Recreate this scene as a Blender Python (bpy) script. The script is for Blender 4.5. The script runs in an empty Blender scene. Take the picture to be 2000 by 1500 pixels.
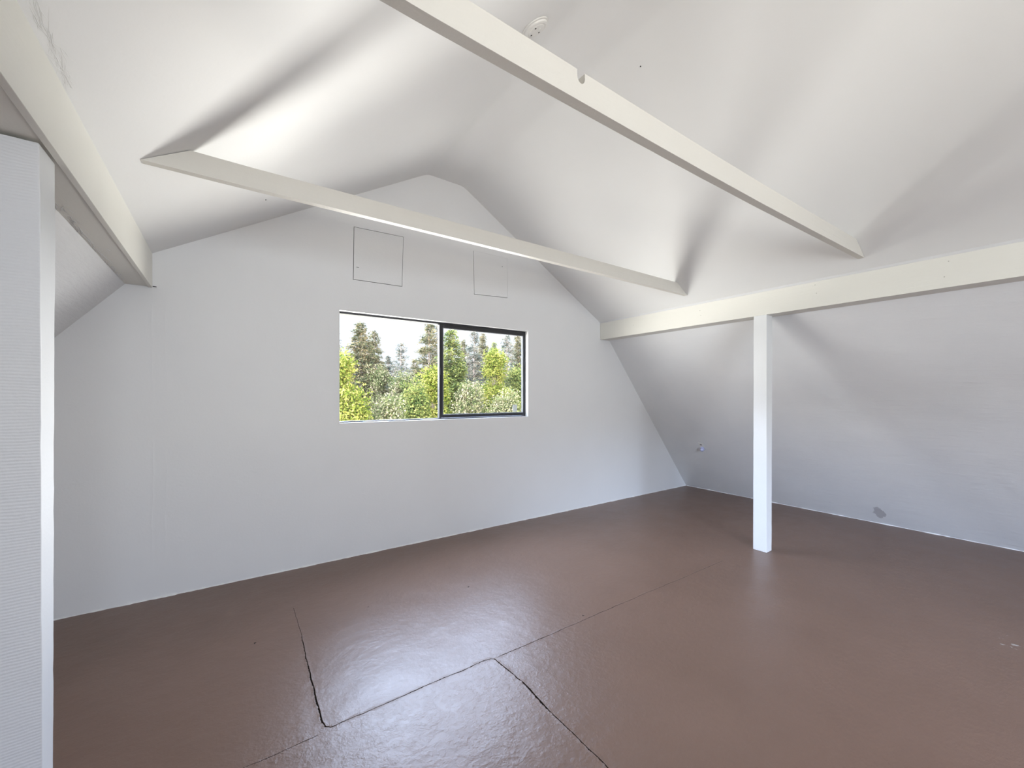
import bpy, bmesh, math, random
from math import sin, cos, radians, pi, sqrt, atan2
from mathutils import Vector, Matrix, noise
from mathutils.geometry import tessellate_polygon

C = bpy.context.scene.collection
scene = bpy.context.scene

# ------------------------------------------------------------------ camera
HC = 1.4
YAW = math.atan(554 / 802.0)
cam_d = bpy.data.cameras.new('camera')
cam = bpy.data.objects.new('camera', cam_d)
C.objects.link(cam)
cam.location = (0, 0, HC)
cam.rotation_euler = (pi / 2, 0, -YAW)
cam_d.sensor_width = 36
cam_d.lens = 802 / 2000 * 36
cam_d.shift_y = 23 / 2000
cam_d.clip_start = 0.02
cam_d.clip_end = 800
scene.camera = cam

# ------------------------------------------------------------------ colour management
vs = scene.view_settings
vs.view_transform = 'Standard'
vs.look = 'None'
vs.gamma = 1
vs.use_curve_mapping = False
vs.exposure = EXPOSURE = 0.05

# ------------------------------------------------------------------ world: hazy daylight sky, sunlit country below the horizon
# each row: half of the compass, sine of the bearing from-to, height of the direction from-to, radiance
SKY = [
    ('N', (0.13, 0.68), (-0.03, 0.23), (1.06, 1.12, 1.24)),
    ('N', (-1, 0.13), (-1, -0.5), (8.0, 7.8, 7.4)),
    ('N', (-1, 0.13), (-0.5, -0.03), (23.3, 22.9, 21.9)),
    ('N', (0.13, 0.68), (-1, -0.5), (3.2, 3.1, 3.0)),
    ('N', (0.13, 0.68), (-0.5, -0.03), (35.5, 34.8, 33.3)),
    ('N', (0.68, 1), (-1, -0.5), (14.0, 13.7, 13.1)),
    ('N', (0.68, 1), (-0.5, -0.03), (25.5, 25.0, 23.8)),
    ('N', (-1, 0.13), (-0.03, 0.23), (16.9, 17.2, 17.7)),
    ('N', (0.68, 1), (-0.03, 0.23), (57.4, 58.2, 60.0)),
    ('N', (-1, 0.4), (0.23, 1), (18.2, 22.3, 30.3)),
    ('N', (0.4, 1), (0.23, 1), (13.5, 16.4, 22.3)),
    ('S', (-1, -0.3), (-1, -0.25), (13.0, 12.8, 12.2)),
    ('S', (-1, -0.3), (-0.25, 0.15), (13.7, 14.6, 15.6)),
    ('S', (-1, -0.3), (0.15, 1), (32.4, 39.5, 53.7)),
    ('S', (-0.3, 1), (-1, -0.25), (17.1, 16.7, 16.0)),
    ('S', (-0.3, 1), (-0.25, 0.15), (9.6, 10.2, 10.9)),
    ('S', (-0.3, 1), (0.15, 1), (7.1, 8.6, 11.7)),
]
def build_world():
    w = bpy.data.worlds.new('daylight')
    scene.world = w
    w.use_nodes = True
    nt = w.node_tree
    nt.nodes.clear()
    N = nt.nodes.new; L = nt.links.new
    out = N('ShaderNodeOutputWorld'); bg = N('ShaderNodeBackground')
    tc = N('ShaderNodeTexCoord'); sep = N('ShaderNodeSeparateXYZ')
    L(tc.outputs['Generated'], sep.inputs[0])
    X, Y, Z = sep.outputs
    def ma(op, a, b=None):
        m = N('ShaderNodeMath'); m.operation = op
        for k, q in enumerate((a, b)):
            if q is None: continue
            if isinstance(q, (int, float)): m.inputs[k].default_value = q
            else: L(q, m.inputs[k])
        return m.outputs[0]
    def step(x, at, soft):
        m = N('ShaderNodeMapRange'); m.interpolation_type = 'SMOOTHSTEP'
        for nm, q in zip(('From Min', 'From Max', 'To Min', 'To Max'), (at - soft, at + soft, 0, 1)): m.inputs[nm].default_value = q
        L(x, m.inputs['Value']); return m.outputs[0]
    bearing_s = ma('DIVIDE', X, ma('SQRT', ma('MAXIMUM', ma('ADD', ma('MULTIPLY', X, X), ma('MULTIPLY', Y, Y)), 1e-6)))
    cache = {}
    def st(x, key, at, soft):
        if (key, at) not in cache: cache[(key, at)] = step(x, at, soft)
        return cache[(key, at)]
    north = step(Y, 0.0, 0.1)
    south = ma('SUBTRACT', 1.0, north)
    acc = None
    for half, (a0, a1), (z0, z1), col in SKY:
        wgt = north if half == 'N' else south
        if a0 > -1: wgt = ma('MULTIPLY', wgt, st(bearing_s, 'a', a0, 0.06))
        if a1 < 1: wgt = ma('MULTIPLY', wgt, ma('SUBTRACT', 1.0, st(bearing_s, 'a', a1, 0.06)))
        if z0 > -1: wgt = ma('MULTIPLY', wgt, st(Z, 'z', z0, 0.02))
        if z1 < 1: wgt = ma('MULTIPLY', wgt, ma('SUBTRACT', 1.0, st(Z, 'z', z1, 0.02)))
        vm = N('ShaderNodeVectorMath'); vm.operation = 'SCALE'
        vm.inputs[0].default_value = col; L(wgt, vm.inputs['Scale'])
        if acc is None: acc = vm.outputs[0]
        else:
            ad = N('ShaderNodeVectorMath'); ad.operation = 'ADD'
            L(acc, ad.inputs[0]); L(vm.outputs[0], ad.inputs[1]); acc = ad.outputs[0]
    L(acc, bg.inputs['Color'])
    bg.inputs['Strength'].default_value = 1.0
    L(bg.outputs[0], out.inputs[0])
build_world()

sun_d = bpy.data.lights.new('sun', 'SUN')
sun_d.energy = 3.0
sun_d.angle = radians(0.6)
sun_d.color = (1.0, 0.93, 0.78)
sun = bpy.data.objects.new('sun', sun_d)
C.objects.link(sun)
sun.rotation_euler = Vector((-0.86, 0.02, 0.62)).to_track_quat('Z', 'Y').to_euler()

# geometry constants of the attic (metres, camera stands over the origin)
YW, YB = 3.73, -2.9                 # window gable, opposite gable
XL, XR = -2.366, 5.880              # floor edges under the steep roof slopes
BLX0, BLX1 = -0.580, -0.430         # left beam
BRX0, BRX1 = 3.963, 4.130           # right beam
BB, BT = 2.126, 2.349               # right beam bottom and top
LB, LT = 2.143, 2.380               # left beam bottom and top
WX0, WX1, WZ0, WZ1 = 0.778, 2.802, 1.162, 2.138
BW = (-0.20, 2.08, 0.60, 2.25)       # window in the opposite gable

def portal(name, x0, x1, z0, z1, y, face):
    d = bpy.data.lights.new(name, 'AREA')
    d.shape = 'RECTANGLE'
    d.size = x1 - x0
    d.size_y = z1 - z0
    d.cycles.is_portal = True
    o = bpy.data.objects.new(name, d)
    C.objects.link(o)
    o.location = ((x0 + x1) / 2, y, (z0 + z1) / 2)
    o.rotation_euler = (face * pi / 2, 0, 0)
    return o
portal('window_portal', WX0, WX1, WZ0, WZ1, YW + 0.122, -1)
portal('back_window_portal', BW[0], BW[1], BW[2], BW[3], YB - 0.17, 1)

# ------------------------------------------------------------------ helpers
def tag(o, label=None, cat=None, group=None, kind=None):
    if label: o['label'] = label
    if cat: o['category'] = cat
    if group: o['group'] = group
    if kind: o['kind'] = kind
    return o

def empty(name, loc=(0, 0, 0)):
    o = bpy.data.objects.new(name, None)
    C.objects.link(o)
    o.location = loc
    o.empty_display_size = 0.1
    return o

def mesh_obj(name, verts, faces, mat, parent=None, smooth=False, bevel=0.0, seg=2):
    me = bpy.data.meshes.new(name)
    me.from_pydata([tuple(v) for v in verts], [], faces)
    bm = bmesh.new(); bm.from_mesh(me)
    bmesh.ops.recalc_face_normals(bm, faces=bm.faces)
    bm.to_mesh(me); bm.free()
    me.materials.append(mat)
    if smooth:
        for p in me.polygons: p.use_smooth = True
    o = bpy.data.objects.new(name, me)
    C.objects.link(o)
    if parent:
        o.parent = parent
        loc = parent.location.copy()
        q = parent.parent
        while q:
            loc += q.location
            q = q.parent
        for v in me.vertices: v.co -= loc
    if bevel:
        m = o.modifiers.new('bevel', 'BEVEL')
        m.width = bevel; m.segments = seg; m.limit_method = 'ANGLE'; m.angle_limit = radians(30)
        for p in me.polygons: p.use_smooth = True
        o.modifiers.new('wn', 'WEIGHTED_NORMAL').keep_sharp = False
    return o

class MB:
    def __init__(s): s.v = []; s.f = []
    def poly(s, vs_, fs_):
        n = len(s.v); s.v += [Vector(v) for v in vs_]; s.f += [tuple(i + n for i in f) for f in fs_]
        return s
    def box(s, a, b):
        x0, y0, z0 = a; x1, y1, z1 = b
        return s.poly([(x0,y0,z0),(x1,y0,z0),(x1,y1,z0),(x0,y1,z0),(x0,y0,z1),(x1,y0,z1),(x1,y1,z1),(x0,y1,z1)],
                      [(0,3,2,1),(4,5,6,7),(0,1,5,4),(1,2,6,5),(2,3,7,6),(3,0,4,7)])
    def hexa(s, bot, top):
        return s.poly(list(bot) + list(top), [(0,3,2,1),(4,5,6,7),(0,1,5,4),(1,2,6,5),(2,3,7,6),(3,0,4,7)])
    def build(s, name, mat, parent=None, **k):
        return mesh_obj(name, s.v, s.f, mat, parent, **k)

def extrude_xz(outer, holes, y0, y1):
    """slab with outline `outer` in the XZ plane and holes, from y0 to y1"""
    loops = [outer] + holes
    flat = [p for l in loops for p in l]
    tri = tessellate_polygon([[Vector((p[0], p[1], 0)) for p in l] for l in loops])
    n = len(flat)
    v = [(p[0], y0, p[1]) for p in flat] + [(p[0], y1, p[1]) for p in flat]
    f = [tuple(t) for t in tri] + [tuple(i + n for i in reversed(t)) for t in tri]
    k = 0
    for l in loops:
        m = len(l)
        for i in range(m):
            a, b = k + i, k + (i + 1) % m
            f.append((a, b, b + n, a + n))
        k += m
    return v, f

def lathe(profile, n=32):
    """profile [(r, h)] round +Z; returns verts, faces"""
    v, f = [], []
    for r, h in profile:
        for i in range(n):
            a = 2 * pi * i / n
            v.append(Vector((r * cos(a), r * sin(a), h)))
    for j in range(len(profile) - 1):
        for i in range(n):
            a = j * n + i; b = j * n + (i + 1) % n
            f.append((a, b, b + n, a + n))
    f.append(tuple(reversed(range(n))))
    f.append(tuple(range((len(profile) - 1) * n, len(profile) * n)))
    return v, f

# ------------------------------------------------------------------ materials
class NT:
    def __init__(s, name):
        s.m = bpy.data.materials.new(name); s.m.use_nodes = True
        s.t = s.m.node_tree; s.t.nodes.clear()
        s.out = s.t.nodes.new('ShaderNodeOutputMaterial')
    def n(s, typ, **k):
        x = s.t.nodes.new(typ)
        for a, b in k.items(): setattr(x, a, b)
        return x
    def l(s, a, b): s.t.links.new(a, b)
    def math(s, op, a, b=None, c=None, clamp=False):
        x = s.n('ShaderNodeMath', operation=op, use_clamp=clamp)
        for i, q in enumerate((a, b, c)):
            if q is None: continue
            if isinstance(q, (int, float)): x.inputs[i].default_value = q
            else: s.l(q, x.inputs[i])
        return x.outputs[0]
    def coord(s): return s.n('ShaderNodeTexCoord').outputs['Object']
    def mapped(s, scale, co=None):
        mp = s.n('ShaderNodeMapping'); mp.inputs['Scale'].default_value = scale
        s.l(co or s.coord(), mp.inputs[0]); return mp.outputs[0]
    def noise(s, co, scale, detail=4, rough=0.55):
        x = s.n('ShaderNodeTexNoise'); x.inputs['Scale'].default_value = scale
        x.inputs['Detail'].default_value = detail; x.inputs['Roughness'].default_value = rough
        s.l(co, x.inputs['Vector']); return x.outputs['Fac']
    def ramp(s, fac, pts):
        x = s.n('ShaderNodeValToRGB'); e = x.color_ramp.elements
        while len(e) < len(pts): e.new(0.5)
        for el, (p, c) in zip(e, pts):
            el.position = p; el.color = c if len(c) == 4 else (*c, 1)
        s.l(fac, x.inputs[0]); return x.outputs[0]
    def mix(s, fac, a, b):
        x = s.n('ShaderNodeMix', data_type='RGBA')
        if isinstance(fac, (int, float)): x.inputs[0].default_value = fac
        else: s.l(fac, x.inputs[0])
        for i, q in ((6, a), (7, b)):
            if isinstance(q, tuple): x.inputs[i].default_value = q if len(q) == 4 else (*q, 1)
            else: s.l(q, x.inputs[i])
        return x.outputs[2]
    def bump(s, h, strength, dist, prev=None):
        x = s.n('ShaderNodeBump')
        if isinstance(strength, (int, float)): x.inputs['Strength'].default_value = strength
        else: s.l(strength, x.inputs['Strength'])
        x.inputs['Distance'].default_value = dist
        s.l(h, x.inputs['Height'])
        if prev is not None: s.l(prev, x.inputs['Normal'])
        return x.outputs[0]
    def pbsdf(s, col, rough=0.5, normal=None, spec=0.5, metal=0.0):
        b = s.n('ShaderNodeBsdfPrincipled')
        if isinstance(col, tuple): b.inputs['Base Color'].default_value = col if len(col) == 4 else (*col, 1)
        else: s.l(col, b.inputs['Base Color'])
        if isinstance(rough, (int, float)): b.inputs['Roughness'].default_value = rough
        else: s.l(rough, b.inputs['Roughness'])
        b.inputs['Specular IOR Level'].default_value = spec
        b.inputs['Metallic'].default_value = metal
        if normal is not None: s.l(normal, b.inputs['Normal'])
        s.l(b.outputs[0], s.out.inputs['Surface'])
        return b

def seg_dist(t, x, z, a, b):
    """distance from point (x, z) to the segment a-b"""
    dx, dz = b[0] - a[0], b[1] - a[1]
    L2 = dx * dx + dz * dz
    px = t.math('SUBTRACT', x, a[0]); pz = t.math('SUBTRACT', z, a[1])
    u = t.math('ADD', t.math('MULTIPLY', px, dx / L2), t.math('MULTIPLY', pz, dz / L2), clamp=True)
    ex = t.math('MULTIPLY_ADD', u, -dx, px); ez = t.math('MULTIPLY_ADD', u, -dz, pz)
    return t.math('SQRT', t.math('ADD', t.math('MULTIPLY', ex, ex), t.math('MULTIPLY', ez, ez)))

def m_white(name, col, rough=0.55, fine=(60, 60, 60), fs=0.25, fd=0.002, broad=0.0, bd=0.01):
    t = NT(name)
    co = t.coord()
    h = t.noise(t.mapped(fine, co), 1.0, 3)
    nrm = t.bump(h, fs, fd)
    if broad:
        h2 = t.noise(co, 2.2, 5, 0.6)
        nrm = t.bump(h2, broad, bd, nrm)
    c = t.ramp(t.noise(co, 1.3, 4), [(0.3, tuple(x * 0.97 for x in col)), (0.7, col)])
    t.pbsdf(c, rough, nrm, 0.4)
    return t.m

def m_gable():
    t = NT('painted_plaster')
    co = t.coord()
    fine = t.noise(t.mapped((70, 70, 70), co), 1.0, 3)
    trowel = t.noise(t.mapped((5, 5, 9), co), 1.0, 6, 0.65)
    tr = t.ramp(trowel, [(0.60, (0, 0, 0)), (0.70, (1, 1, 1))])
    n1 = t.bump(fine, 0.22, 0.002)
    n2 = t.bump(tr, 0.13, 0.003, n1)
    # taped joints of the sheets: shallow vertical ridges
    sep = t.n('ShaderNodeSeparateXYZ'); t.l(co, sep.inputs[0])
    wob = t.math('MULTIPLY', t.math('SUBTRACT', t.noise(co, 3.0, 3), 0.5), 0.05)
    x = t.math('ADD', sep.outputs['X'], wob)
    def ridge(x0, w):
        d = t.math('ABSOLUTE', t.math('SUBTRACT', x, x0))
        r = t.math('SUBTRACT', 1.0, t.math('DIVIDE', d, w), clamp=True)
        return t.math('MULTIPLY', r, r)
    r = t.math('ADD', ridge(-0.36, 0.03), t.math('ADD', ridge(4.02, 0.04), ridge(-0.43, 0.02)))
    r = t.math('MULTIPLY', r, t.ramp(t.noise(co, 2.2, 3), [(0.42, (0, 0, 0)), (0.6, (1, 1, 1))]))
    n3 = t.bump(r, 0.30, 0.003, n2)
    c = t.ramp(t.noise(co, 1.1, 5), [(0.3, (0.79, 0.79, 0.79)), (0.7, (0.82, 0.82, 0.82))])
    t.pbsdf(c, 0.5, n3, 0.4)
    return t.m

def m_slope(patch=False):
    t = NT('painted_rough_board')
    co = t.coord()
    streak = t.noise(t.mapped((14, 6, 46), co), 1.0, 5, 0.65)
    fine = t.noise(t.mapped((90, 90, 90), co), 1.0, 2)
    n1 = t.bump(fine, 0.25, 0.002)
    n2 = t.bump(streak, 0.65, 0.005, n1)
    n3 = t.bump(t.noise(co, 3.0, 3), 0.5, 0.02, n2)
    c = t.ramp(t.noise(co, 2.0, 5), [(0.3, (0.76, 0.765, 0.77)), (0.7, (0.80, 0.80, 0.80))])
    if patch:
        sep = t.n('ShaderNodeSeparateXYZ'); t.l(co, sep.inputs[0])
        wob = t.math('MULTIPLY', t.math('SUBTRACT', t.noise(co, 16.0, 4, 0.6), 0.5), 0.085)
        dy = t.math('DIVIDE', t.math('SUBTRACT', sep.outputs['Y'], 1.387), 1.15)
        dz = t.math('DIVIDE', t.math('SUBTRACT', sep.outputs['Z'], 0.140), 1.45)
        d = t.math('ADD', t.math('SQRT', t.math('ADD', t.math('MULTIPLY', dy, dy), t.math('MULTIPLY', dz, dz))), wob)
        msk = t.math('LESS_THAN', d, 0.044)
        c = t.mix(msk, c, (0.50, 0.49, 0.50))
    t.pbsdf(c, 0.42, n3, 0.5)
    return t.m

def m_floor():
    t = NT('painted_plywood_floor')
    co = t.coord()
    sep = t.n('ShaderNodeSeparateXYZ'); t.l(co, sep.inputs[0])
    w1 = t.math('MULTIPLY', t.math('SUBTRACT', t.noise(co, 5.0, 8, 0.75), 0.5), 0.030)
    mp = t.n('ShaderNodeMapping'); mp.inputs['Location'].default_value = (7, 3, 0); t.l(co, mp.inputs[0])
    w2 = t.math('MULTIPLY', t.math('SUBTRACT', t.noise(mp.outputs[0], 5.0, 8, 0.75), 0.5), 0.030)
    x = t.math('ADD', sep.outputs['X'], w1); y = t.math('ADD', sep.outputs['Y'], w2)
    segs = [  # (a, b, half width)
        ((-0.9, 1.838), (0.305, 1.846), 0.0011),
        ((0.372, 1.860), (0.58, 1.865), 0.0017),
        ((0.58, 1.865), (1.10, 1.868), 0.0018),
        ((1.10, 1.868), (1.150, 1.862), 0.0016),
        ((1.150, 1.862), (1.168, 1.845), 0.0018),
        ((1.185, 1.852), (2.2, 1.856), 0.0017),
        ((2.2, 1.856), (3.45, 1.850), 0.0011),
        ((0.372, 1.860), (0.352, 1.862), 0.0022),
        ((0.352, 1.862), (0.336, 1.880), 0.0028),
        ((0.336, 1.880), (0.330, 1.930), 0.0032),
        ((0.330, 1.930), (0.334, 2.12), 0.0032),
        ((0.334, 2.12), (0.340, 2.35), 0.0030),
        ((0.340, 2.35), (0.352, 2.66), 0.0022),
        ((0.352, 2.66), (0.352, 3.05), 0.0010),
        ((1.165, 1.845), (1.185, 1.62), 0.0024),
        ((1.185, 1.62), (1.175, 1.42), 0.0036),
        ((1.175, 1.42), (1.180, 0.2), 0.0020),
        ((-0.9, -0.58), (4.2, -0.58), 0.0012),
    ]
    md = None; raw = None
    for a, b, w in segs:
        d0 = seg_dist(t, x, y, a, b)
        d = t.math('DIVIDE', d0, w * 1.2)
        md = d if md is None else t.math('MINIMUM', md, d)
        raw = d0 if raw is None else t.math('MINIMUM', raw, d0)
    brk = t.math('MULTIPLY_ADD', t.noise(co, 40.0, 4, 0.7), 2.6, -0.30)
    crack = t.math('SUBTRACT', 1.0, t.math('DIVIDE', md, t.math('MAXIMUM', brk, 0.30)), clamp=True)
    crack = t.math('MULTIPLY', crack, 3.5, clamp=True)
    # paint: brown, faintly mottled, a few chips and specks of dirt
    base = t.ramp(t.noise(co, 1.4, 5), [(0.3, FLOOR_A), (0.7, FLOOR_B)])
    vor = t.n('ShaderNodeTexVoronoi', feature='F1'); vor.inputs['Scale'].default_value = 2.6
    t.l(t.mapped((1, 1.7, 1), co), vor.inputs['Vector'])
    vd = t.math('ADD', vor.outputs['Distance'], t.math('MULTIPLY', t.noise(co, 90, 2), 0.02))
    sepc = t.n('ShaderNodeSeparateColor'); t.l(vor.outputs['Color'], sepc.inputs[0])
    chip = t.math('MULTIPLY', t.math('LESS_THAN', vd, 0.022), t.math('GREATER_THAN', sepc.outputs[0], 0.62))
    dark = t.math('MULTIPLY', t.math('LESS_THAN', vd, 0.024), t.math('LESS_THAN', sepc.outputs[0], 0.28))
    scuff = t.math('GREATER_THAN', t.noise(t.mapped((9, 30, 9), co), 1.0, 8, 0.8), 0.74)
    # worn spot by the right edge
    dxx = t.math('SUBTRACT', sep.outputs['X'], 3.66); dyy = t.math('SUBTRACT', sep.outputs['Y'], 0.305)
    dd = t.math('SQRT', t.math('ADD', t.math('MULTIPLY', dxx, dxx), t.math('MULTIPLY', t.math('MULTIPLY', dyy, dyy), 3.0)))
    worn = t.math('MULTIPLY', t.math('LESS_THAN', dd, 0.10), t.math('GREATER_THAN', t.noise(t.mapped((45, 22, 40), co), 1.0, 4), 0.62))
    c = t.mix(t.math('MULTIPLY', chip, 0.6), base, (0.55, 0.52, 0.50))
    c = t.mix(t.math('MULTIPLY', dark, 0.8), c, (0.03, 0.025, 0.02))
    c = t.mix(t.math('MULTIPLY', worn, 0.7), c, (0.6, 0.58, 0.55))
    c = t.mix(crack, c, (0.012, 0.009, 0.007))
    # relief: thick brushed paint, wrinkles, raised lips along the seams
    h1 = t.noise(t.mapped((9, 9, 9), co), 1.0, 8, 0.6)
    h2 = t.noise(t.mapped((1.6, 1.6, 1.6), co), 1.0, 2)
    wr = t.noise(t.mapped((26, 26, 26), co), 1.0, 5, 0.65)
    near = t.math('SUBTRACT', 1.0, t.math('DIVIDE', t.math('SUBTRACT', 1.9, sep.outputs['Y']), -0.35), clamp=True)
    far = t.n('ShaderNodeMapRange'); t.l(sep.outputs['Y'], far.inputs['Value'])
    far.inputs['From Min'].default_value = 2.0; far.inputs['From Max'].default_value = 1.75
    far.inputs['To Min'].default_value = 0.35; far.inputs['To Max'].default_value = 1.0
    wrk = t.math('MULTIPLY', t.ramp(wr, [(0.45, (0, 0, 0)), (0.75, (1, 1, 1))]), far.outputs[0])
    lip = t.math('SUBTRACT', 1.0, t.math('DIVIDE', raw, 0.016), clamp=True)
    lip = t.math('MULTIPLY', lip, t.ramp(t.noise(co, 18, 5, 0.7), [(0.42, (0, 0, 0)), (0.62, (1, 1, 1))]))
    n = t.bump(h2, 0.35, 0.02)
    n = t.bump(h1, 0.34, 0.009, n)
    n = t.bump(wrk, 0.34, 0.003, n)
    n = t.bump(t.noise(t.mapped((70, 70, 70), co), 1.0, 4, 0.7), t.math('MULTIPLY', far.outputs[0], 0.25), 0.0015, n)
    n = t.bump(lip, 0.40, 0.003, n)
    n = t.bump(t.math('SUBTRACT', 1.0, crack), 0.6, 0.003, n)
    rg = t.math('ADD', t.math('MULTIPLY_ADD', t.noise(co, 5, 4), 0.12, 0.30), crack)
    b = t.pbsdf(c, rg, n, 0.62)
    t.l(t.math('MULTIPLY_ADD', crack, -0.6, 0.62, True), b.inputs['Specular IOR Level'])
    return t.m
FLOOR_A = (0.148, 0.084, 0.057)
FLOOR_B = (0.172, 0.100, 0.070)

def m_wood(name, col, axis='Y', rough=0.45, strength=0.35):
    """painted sawn timber, the grain runs along `axis`"""
    t = NT(name)
    co = t.coord()
    sc = {'X': (2, 55, 55), 'Y': (55, 2, 55), 'Z': (55, 55, 2)}[axis]
    g = t.noise(t.mapped(sc, co), 1.0, 6, 0.65)
    fine = t.noise(t.mapped((90, 90, 90), co), 1.0, 3)
    n = t.bump(fine, 0.3, 0.002)
    n = t.bump(g, strength, 0.003, n)
    c = t.ramp(t.noise(co, 2.0, 4), [(0.3, tuple(q * 0.97 for q in col)), (0.7, col)])
    t.pbsdf(c, rough, n, 0.45)
    return t.m

def m_sawn():
    """left post: saw marks run across the board in shallow arcs"""
    t = NT('painted_saw_marked_wood')
    co = t.coord()
    w = t.n('ShaderNodeTexWave', wave_type='BANDS', bands_direction='Z', wave_profile='SIN')
    w.inputs['Scale'].default_value = 34
    w.inputs['Distortion'].default_value = 5.0
    w.inputs['Detail'].default_value = 2
    w.inputs['Detail Scale'].default_value = 0.35
    t.l(co, w.inputs['Vector'])
    n = t.bump(t.noise(t.mapped((80, 80, 80), co), 1.0, 3), 0.35, 0.002)
    n = t.bump(w.outputs['Fac'], 0.30, 0.002, n)
    n = t.bump(t.noise(co, 14, 5), 0.3, 0.006, n)
    t.pbsdf((0.67, 0.67, 0.68, 1), 0.42, n, 0.5)
    return t.m

def m_plain(name, col, rough=0.5, spec=0.5, metal=0.0):
    t = NT(name); t.pbsdf(col, rough, None, spec, metal); return t.m

def m_glass():
    t = NT('window_glass')
    tr = t.n('ShaderNodeBsdfTransparent'); tr.inputs[0].default_value = (0.985, 0.99, 0.985, 1)
    gl = t.n('ShaderNodeBsdfGlossy'); gl.inputs['Roughness'].default_value = 0.02
    lw = t.n('ShaderNodeLayerWeight'); lw.inputs['Blend'].default_value = 0.5
    fr = t.n('ShaderNodeMath', operation='MULTIPLY_ADD')
    fr.inputs[1].default_value = 0.96; fr.inputs[2].default_value = 0.035
    t.l(t.math('POWER', lw.outputs['Facing'], 5.0), fr.inputs[0])
    mx = t.n('ShaderNodeMixShader')
    t.l(fr.outputs[0], mx.inputs[0]); t.l(tr.outputs[0], mx.inputs[1]); t.l(gl.outputs[0], mx.inputs[2])
    t.l(mx.outputs[0], t.out.inputs['Surface'])
    return t.m

def m_foliage(name, c0, c1, c2, scale=0.9):
    t = NT(name)
    geo = t.n('ShaderNodeNewGeometry')
    co = t.coord()
    a = t.noise(co, scale, 3)
    r = geo.outputs['Random Per Island']
    f = t.math('ADD', t.math('MULTIPLY', a, 0.7), t.math('MULTIPLY', r, 0.4))
    c = t.ramp(f, [(0.28, c0), (0.52, c1), (0.80, c2)])
    d = t.n('ShaderNodeBsdfDiffuse'); t.l(c, d.inputs[0])
    tl = t.n('ShaderNodeBsdfTranslucent'); t.l(c, tl.inputs[0])
    mx = t.n('ShaderNodeMixShader'); mx.inputs[0].default_value = 0.4
    t.l(d.outputs[0], mx.inputs[1]); t.l(tl.outputs[0], mx.inputs[2])
    t.l(mx.outputs[0], t.out.inputs['Surface'])
    return t.m

M_GABLE = m_gable()
M_CEIL = m_white('ceiling_paint', (0.82, 0.82, 0.81), 0.55, fs=0.15, broad=0.15, bd=0.02)
M_SLOPE = m_slope()
M_SLOPE_R = m_slope(True)
M_FLOOR = m_floor()
M_BEAM = m_wood('beam_paint', (0.80, 0.785, 0.72), 'Y')
M_TIE = m_wood('tie_paint', (0.70, 0.675, 0.62), 'X', 0.45, 0.5)
M_POST = m_wood('post_paint', (0.82, 0.83, 0.83), 'Z', 0.4, 0.5)
M_SAWN = m_sawn()
M_REVEAL = m_plain('reveal_paint', (0.83, 0.83, 0.82, 1), 0.45)
M_BRONZE = m_plain('dark_bronze_aluminium', (0.035, 0.035, 0.040, 1), 0.35, 0.5, 0.4)
M_BEAD = m_plain('pale_glazing_bead', (0.25, 0.26, 0.27, 1), 0.5)
M_GLASS = m_glass()
M_DARK = m_plain('dark_void', (0.02, 0.018, 0.016, 1), 0.8)
M_PLASTIC = m_plain('white_plastic', (0.80, 0.79, 0.76, 1), 0.4)
M_BLUEW = m_plain('bluish_clear_plastic', (0.55, 0.58, 0.85, 1), 0.15, 0.8)
M_CAULK = m_white('caulk_paint', (0.82, 0.82, 0.80), 0.5)
M_BARK = m_white('bark', (0.22, 0.16, 0.12), 0.9, fine=(20, 20, 4), fs=0.8, fd=0.03)
M_ROOF = m_plain('outer_cladding', (0.25, 0.2, 0.16, 1), 0.8)

# ------------------------------------------------------------------ room shell
# section through the attic (x, z), clockwise from the left floor edge
ridge = []
def arc(p0, p1, p2, r, n=5):
    a = Vector(p0) - Vector(p1); b = Vector(p2) - Vector(p1)
    a = Vector(p1) + a.normalized() * r; b = Vector(p1) + b.normalized() * r
    out = []
    for i in range(n):
        t_ = i / (n - 1)
        q = a * (1 - t_) ** 2 + Vector(p1) * 2 * t_ * (1 - t_) + b * t_ ** 2
        out.append((q.x, q.y))
    return out
PL0, PL1 = (XL, 0.0), (-0.436, 2.3765)       # steep left slope
PR0, PR1 = (XR, 0.0), (3.953, 2.354)        # steep right slope
R1, R2 = (1.584, 3.543), (1.975, 3.536)     # narrow flat strip under the ridge
ceil_prof = [PL1] + arc(PL1, R1, R2, 0.05) + arc(R1, R2, PR1, 0.05) + [PR1]

def offset(poly, d, before=None, after=None):
    out = []
    n = len(poly)
    ext = [before or poly[0]] + list(poly) + [after or poly[-1]]
    for i in range(n):
        a, b, c = (Vector(ext[i + k]) for k in range(3))
        t1 = (b - a).normalized() if (b - a).length > 1e-6 else (c - b).normalized()
        t2 = (c - b).normalized() if (c - b).length > 1e-6 else t1
        t_ = (t1 + t2).normalized()
        k = d / max(0.5, t_.dot(t1))
        out.append((b.x - t_.y * k, b.y + t_.x * k))
    return out

def slab(name, prof, th, mat, y0, y1, smooth=False, before=None, after=None):
    out = offset(prof, th, before, after)
    poly = list(prof) + list(reversed(out))
    v, f = extrude_xz(poly, [], y0, y1)
    o = mesh_obj(name, v, f, mat)
    if smooth:
        o.data.polygons.foreach_set('use_smooth', [True] * len(o.data.polygons))
        m = o.modifiers.new('edge', 'EDGE_SPLIT'); m.split_angle = radians(50)
    tag(o, kind='structure')
    return o

TH = 0.16
slab('ceiling', ceil_prof, TH, M_CEIL, YB, YW, True, (-0.573, 2.144), PR0)
slab('wall_left', [PL0, (-0.573, 2.144), PL1], TH, M_SLOPE, YB, YW, after=R1)
slab('wall_right', [PR1, PR0], TH, M_SLOPE_R, YB, YW, before=R2)

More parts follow.
